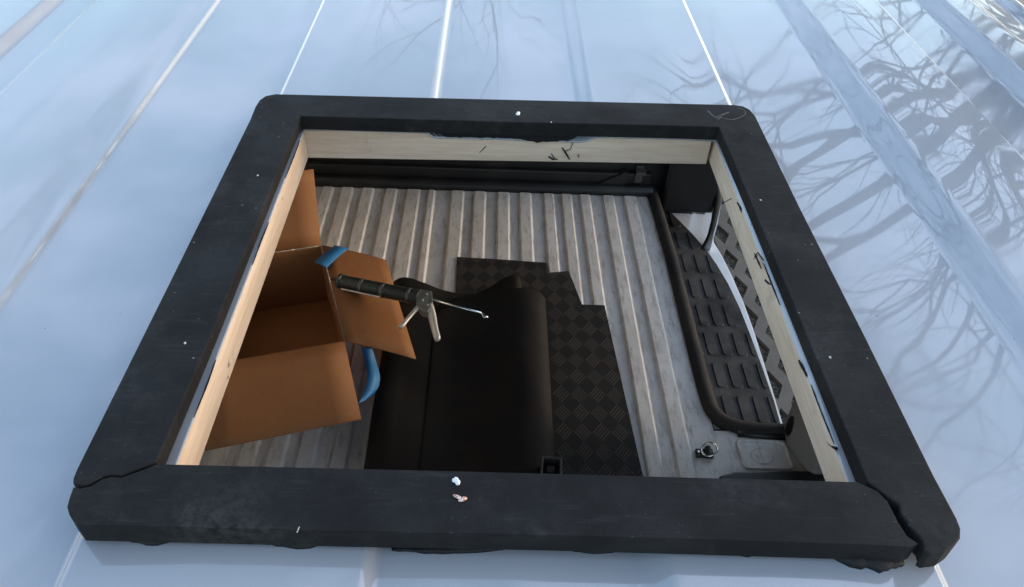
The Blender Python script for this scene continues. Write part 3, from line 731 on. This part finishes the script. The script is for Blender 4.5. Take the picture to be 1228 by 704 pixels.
# body block with cheek plates
bm = bmesh.new()
prism(bm, [W(500, 346, gz + .05), W(518, 349, gz + .05), W(519, 362, gz + .05), W(513, 374, gz + .045), W(506, 372, gz + .045), W(499, 364, gz + .05)], -.030)
bd = obj('body', bm, GUNG, gun, bevel=.003)
for u, v in ((507, 360), (513, 366), (512, 353)):
    bm = bmesh.new(); p = W(u, v, gz + .0505); tube(bm, [p, p + Vector((0, 0, .003))], .0032, 10)
    obj('rivet', bm, ALU, bd)
bm = bmesh.new(); P = [W(505, 364, gz + .038), W(498, 372, gz + .034), W(489, 382, gz + .028), W(480, 393, gz + .024)]
tube(bm, spline(P, 4), [.013, .013, .012, .012, .0115, .0115, .011, .011, .011, .0115, .012, .0125, .010], 10, flat=.6); obj('trigger', bm, ALU, gun, smooth=True)
bm = bmesh.new(); P = [W(514, 366, gz + .036), W(518, 378, gz + .030), W(521, 393, gz + .024), W(525, 408, gz + .016)]
tube(bm, spline(P, 4), [.014, .017, .017, .016, .0155, .015, .0145, .0138, .0135, .013, .013, .0125, .010], 10, flat=.65); obj('handle', bm, ALU, gun, smooth=True)
bm = bmesh.new(); P = [W(517, 359, gz + .036), W(577, 375.5, gz + .036)]; tube(bm, P, .0042, 8); rd_ = obj('rod', bm, ROD, gun, smooth=True)
bm = bmesh.new(); tube(bm, [W(575, 374, gz + .036), W(579, 377, gz + .034), W(580, 380, gz + .030), W(585, 380.5, gz + .030)], [.0035, .004, .005, .005], 8); obj('rod_hook', bm, ROD, rd_, smooth=True)

# ------------------------------------------------------------------ what the paint mirrors: bare trees, a house, a hedge
def grow(bm, p, d, length, rad, depth, rnd, maxd):
    pts = [p]; rs = [rad]; n = 5 if depth < 3 else 3; q = p.copy(); dd = d.copy()
    for i in range(n):
        wob = .15 + .06 * depth
        dd = (dd + Vector((rnd.uniform(-wob, wob), rnd.uniform(-wob, wob), rnd.uniform(-wob, wob) + .02))).normalized()
        q = q + dd * (length / n); pts.append(q.copy()); rs.append(rad * (1 - .55 * (i + 1) / n))
    tube(bm, pts, rs, 7 if depth < 2 else (5 if depth < 4 else 3), cap=False)
    if depth >= maxd: return
    kids = (4, 4, 4, 4, 3, 2)[depth]
    for k in range(kids):
        t = (k + 1) / kids if depth else .45 + .55 * (k + 1) / kids
        i = max(1, min(n, round(t * n))); bp = pts[i]
        base = (pts[i] - pts[i - 1]).normalized()
        ang = rnd.uniform(.35, 1.05) if k < kids - 1 else rnd.uniform(.1, .35)
        o = base.orthogonal().normalized(); o.rotate(Matrix.Rotation(rnd.uniform(0, 6.28), 3, base))
        nd = (base * math.cos(ang) + o * math.sin(ang)).normalized()
        if depth < 2 and nd.z < .05: nd.z = abs(nd.z) + .15; nd.normalize()
        grow(bm, bp, nd, length * rnd.uniform(.58, .82), rs[i] * rnd.uniform(.62, .9), depth + 1, rnd, maxd)
def tree(x, y, hgt, rad, seed, label, maxd=5, lean=(0, 0)):
    rnd = random.Random(seed); bm = bmesh.new()
    p = Vector((x, y, -.05)); grow(bm, p, Vector((lean[0], lean[1], 1)).normalized(), hgt * .42, rad, 0, rnd, maxd)
    o = obj('bare_tree', bm, BARK, smooth=True); tag(o, label, 'tree', 'bare trees around the van'); return o
tree(5.0, 5.4, 12, .2, 5, 'tall bare tree nearest the van, on its open door side', 5, (-.1, -.1))
tree(9.5, 10.5, 13, .26, 11, 'leafless broad tree between the near tree and the houses', 4, (-.12, 0))
tree(1.2, 21, 13, .22, 7, 'leafless tree far beyond the front of the van', 4)
tree(-15, 22, 11, .22, 23, 'leafless tree far off on the closed side of the van', 4)
# house
def house(x0, x1, y0, y1, hw, label, nm='house', faces='x', cols=5, rows=2):
    hs = empty(nm, ((x0 + x1) / 2, (y0 + y1) / 2, 0)); tag(hs, label, 'house')
    bm = bmesh.new(); box(bm, (x0, y0, -.1), (x1, y1, hw)); obj('wall', bm, WALL, hs)
    bm = bmesh.new(); o = .5; mz = hw + (x1 - x0) * .32; m = (x0 + x1) / 2
    a = [(x0 - o, y0 - o, hw - .15), (m, y0 - o, mz), (x1 + o, y0 - o, hw - .15), (x1 + o, y0 - o, hw + .03), (m, y0 - o, mz + .2), (x0 - o, y0 - o, hw + .03)]
    prism(bm, [Vector(p) for p in a], Vector((0, y1 - y0 + 2 * o, 0))); rf = obj('roof', bm, TILES, hs)
    bm = bmesh.new(); box(bm, (m + .3, (y0 + y1) / 2, hw + .5), (m + 1.1, (y0 + y1) / 2 + .7, mz + 1.1)); obj('chimney', bm, TILES, rf)
    for i in range(cols):
        for j in range(rows):
            cy = y0 + (y1 - y0) * (i + .5) / cols; cz = 1.5 + 2.7 * j
            bm = bmesh.new(); box(bm, (x0 - .05, cy - .62, cz - .72), (x0 + .02, cy + .62, cz + .72)); wd = obj('window', bm, WHITE, hs)
            bm = bmesh.new(); box(bm, (x0 - .07, cy - .54, cz - .64), (x0 - .052, cy - .04, cz + .64)); box(bm, (x0 - .07, cy + .04, cz - .64), (x0 - .052, cy + .54, cz + .64)); obj('pane', bm, GLASS, wd)
    bm = bmesh.new(); box(bm, (x0 - .06, y0 + .3, 0), (x0 + .02, y0 + 1.3, 2.1)); obj('door', bm, DARK, hs)
for k, (y0, y1, hh2, t) in enumerate(((14, 20, 5.6, 'nearest'), (23, 29, 6.0, 'middle'), (32, 38, 5.6, 'farthest'))):
    house(27, 35, y0, y1, hh2, t + ' of the three cream rendered houses beyond the bare trees', cols=3)
house(-30, -22, 6, 20, 5.2, 'cream rendered house with red roof far off on the closed side of the van', cols=4)
bm = bmesh.new(); rnd = random.Random(2)
for k in range(4200):
    p = Vector((rnd.uniform(20.2, 21.2), rnd.uniform(-4, 24), rnd.uniform(0, 1.9))); a = Euler((rnd.uniform(0, 6), rnd.uniform(0, 6), rnd.uniform(0, 6))).to_matrix()
    s = rnd.uniform(.06, .12); bm.faces.new([bm.verts.new(p + a @ Vector(q) * s) for q in ((-1, -.6, 0), (1, -.6, 0), (1, .6, 0), (-1, .6, 0))])
tag(obj('hedge', bm, HEDGE), 'clipped dark hedge in front of the long cream house', 'hedge')
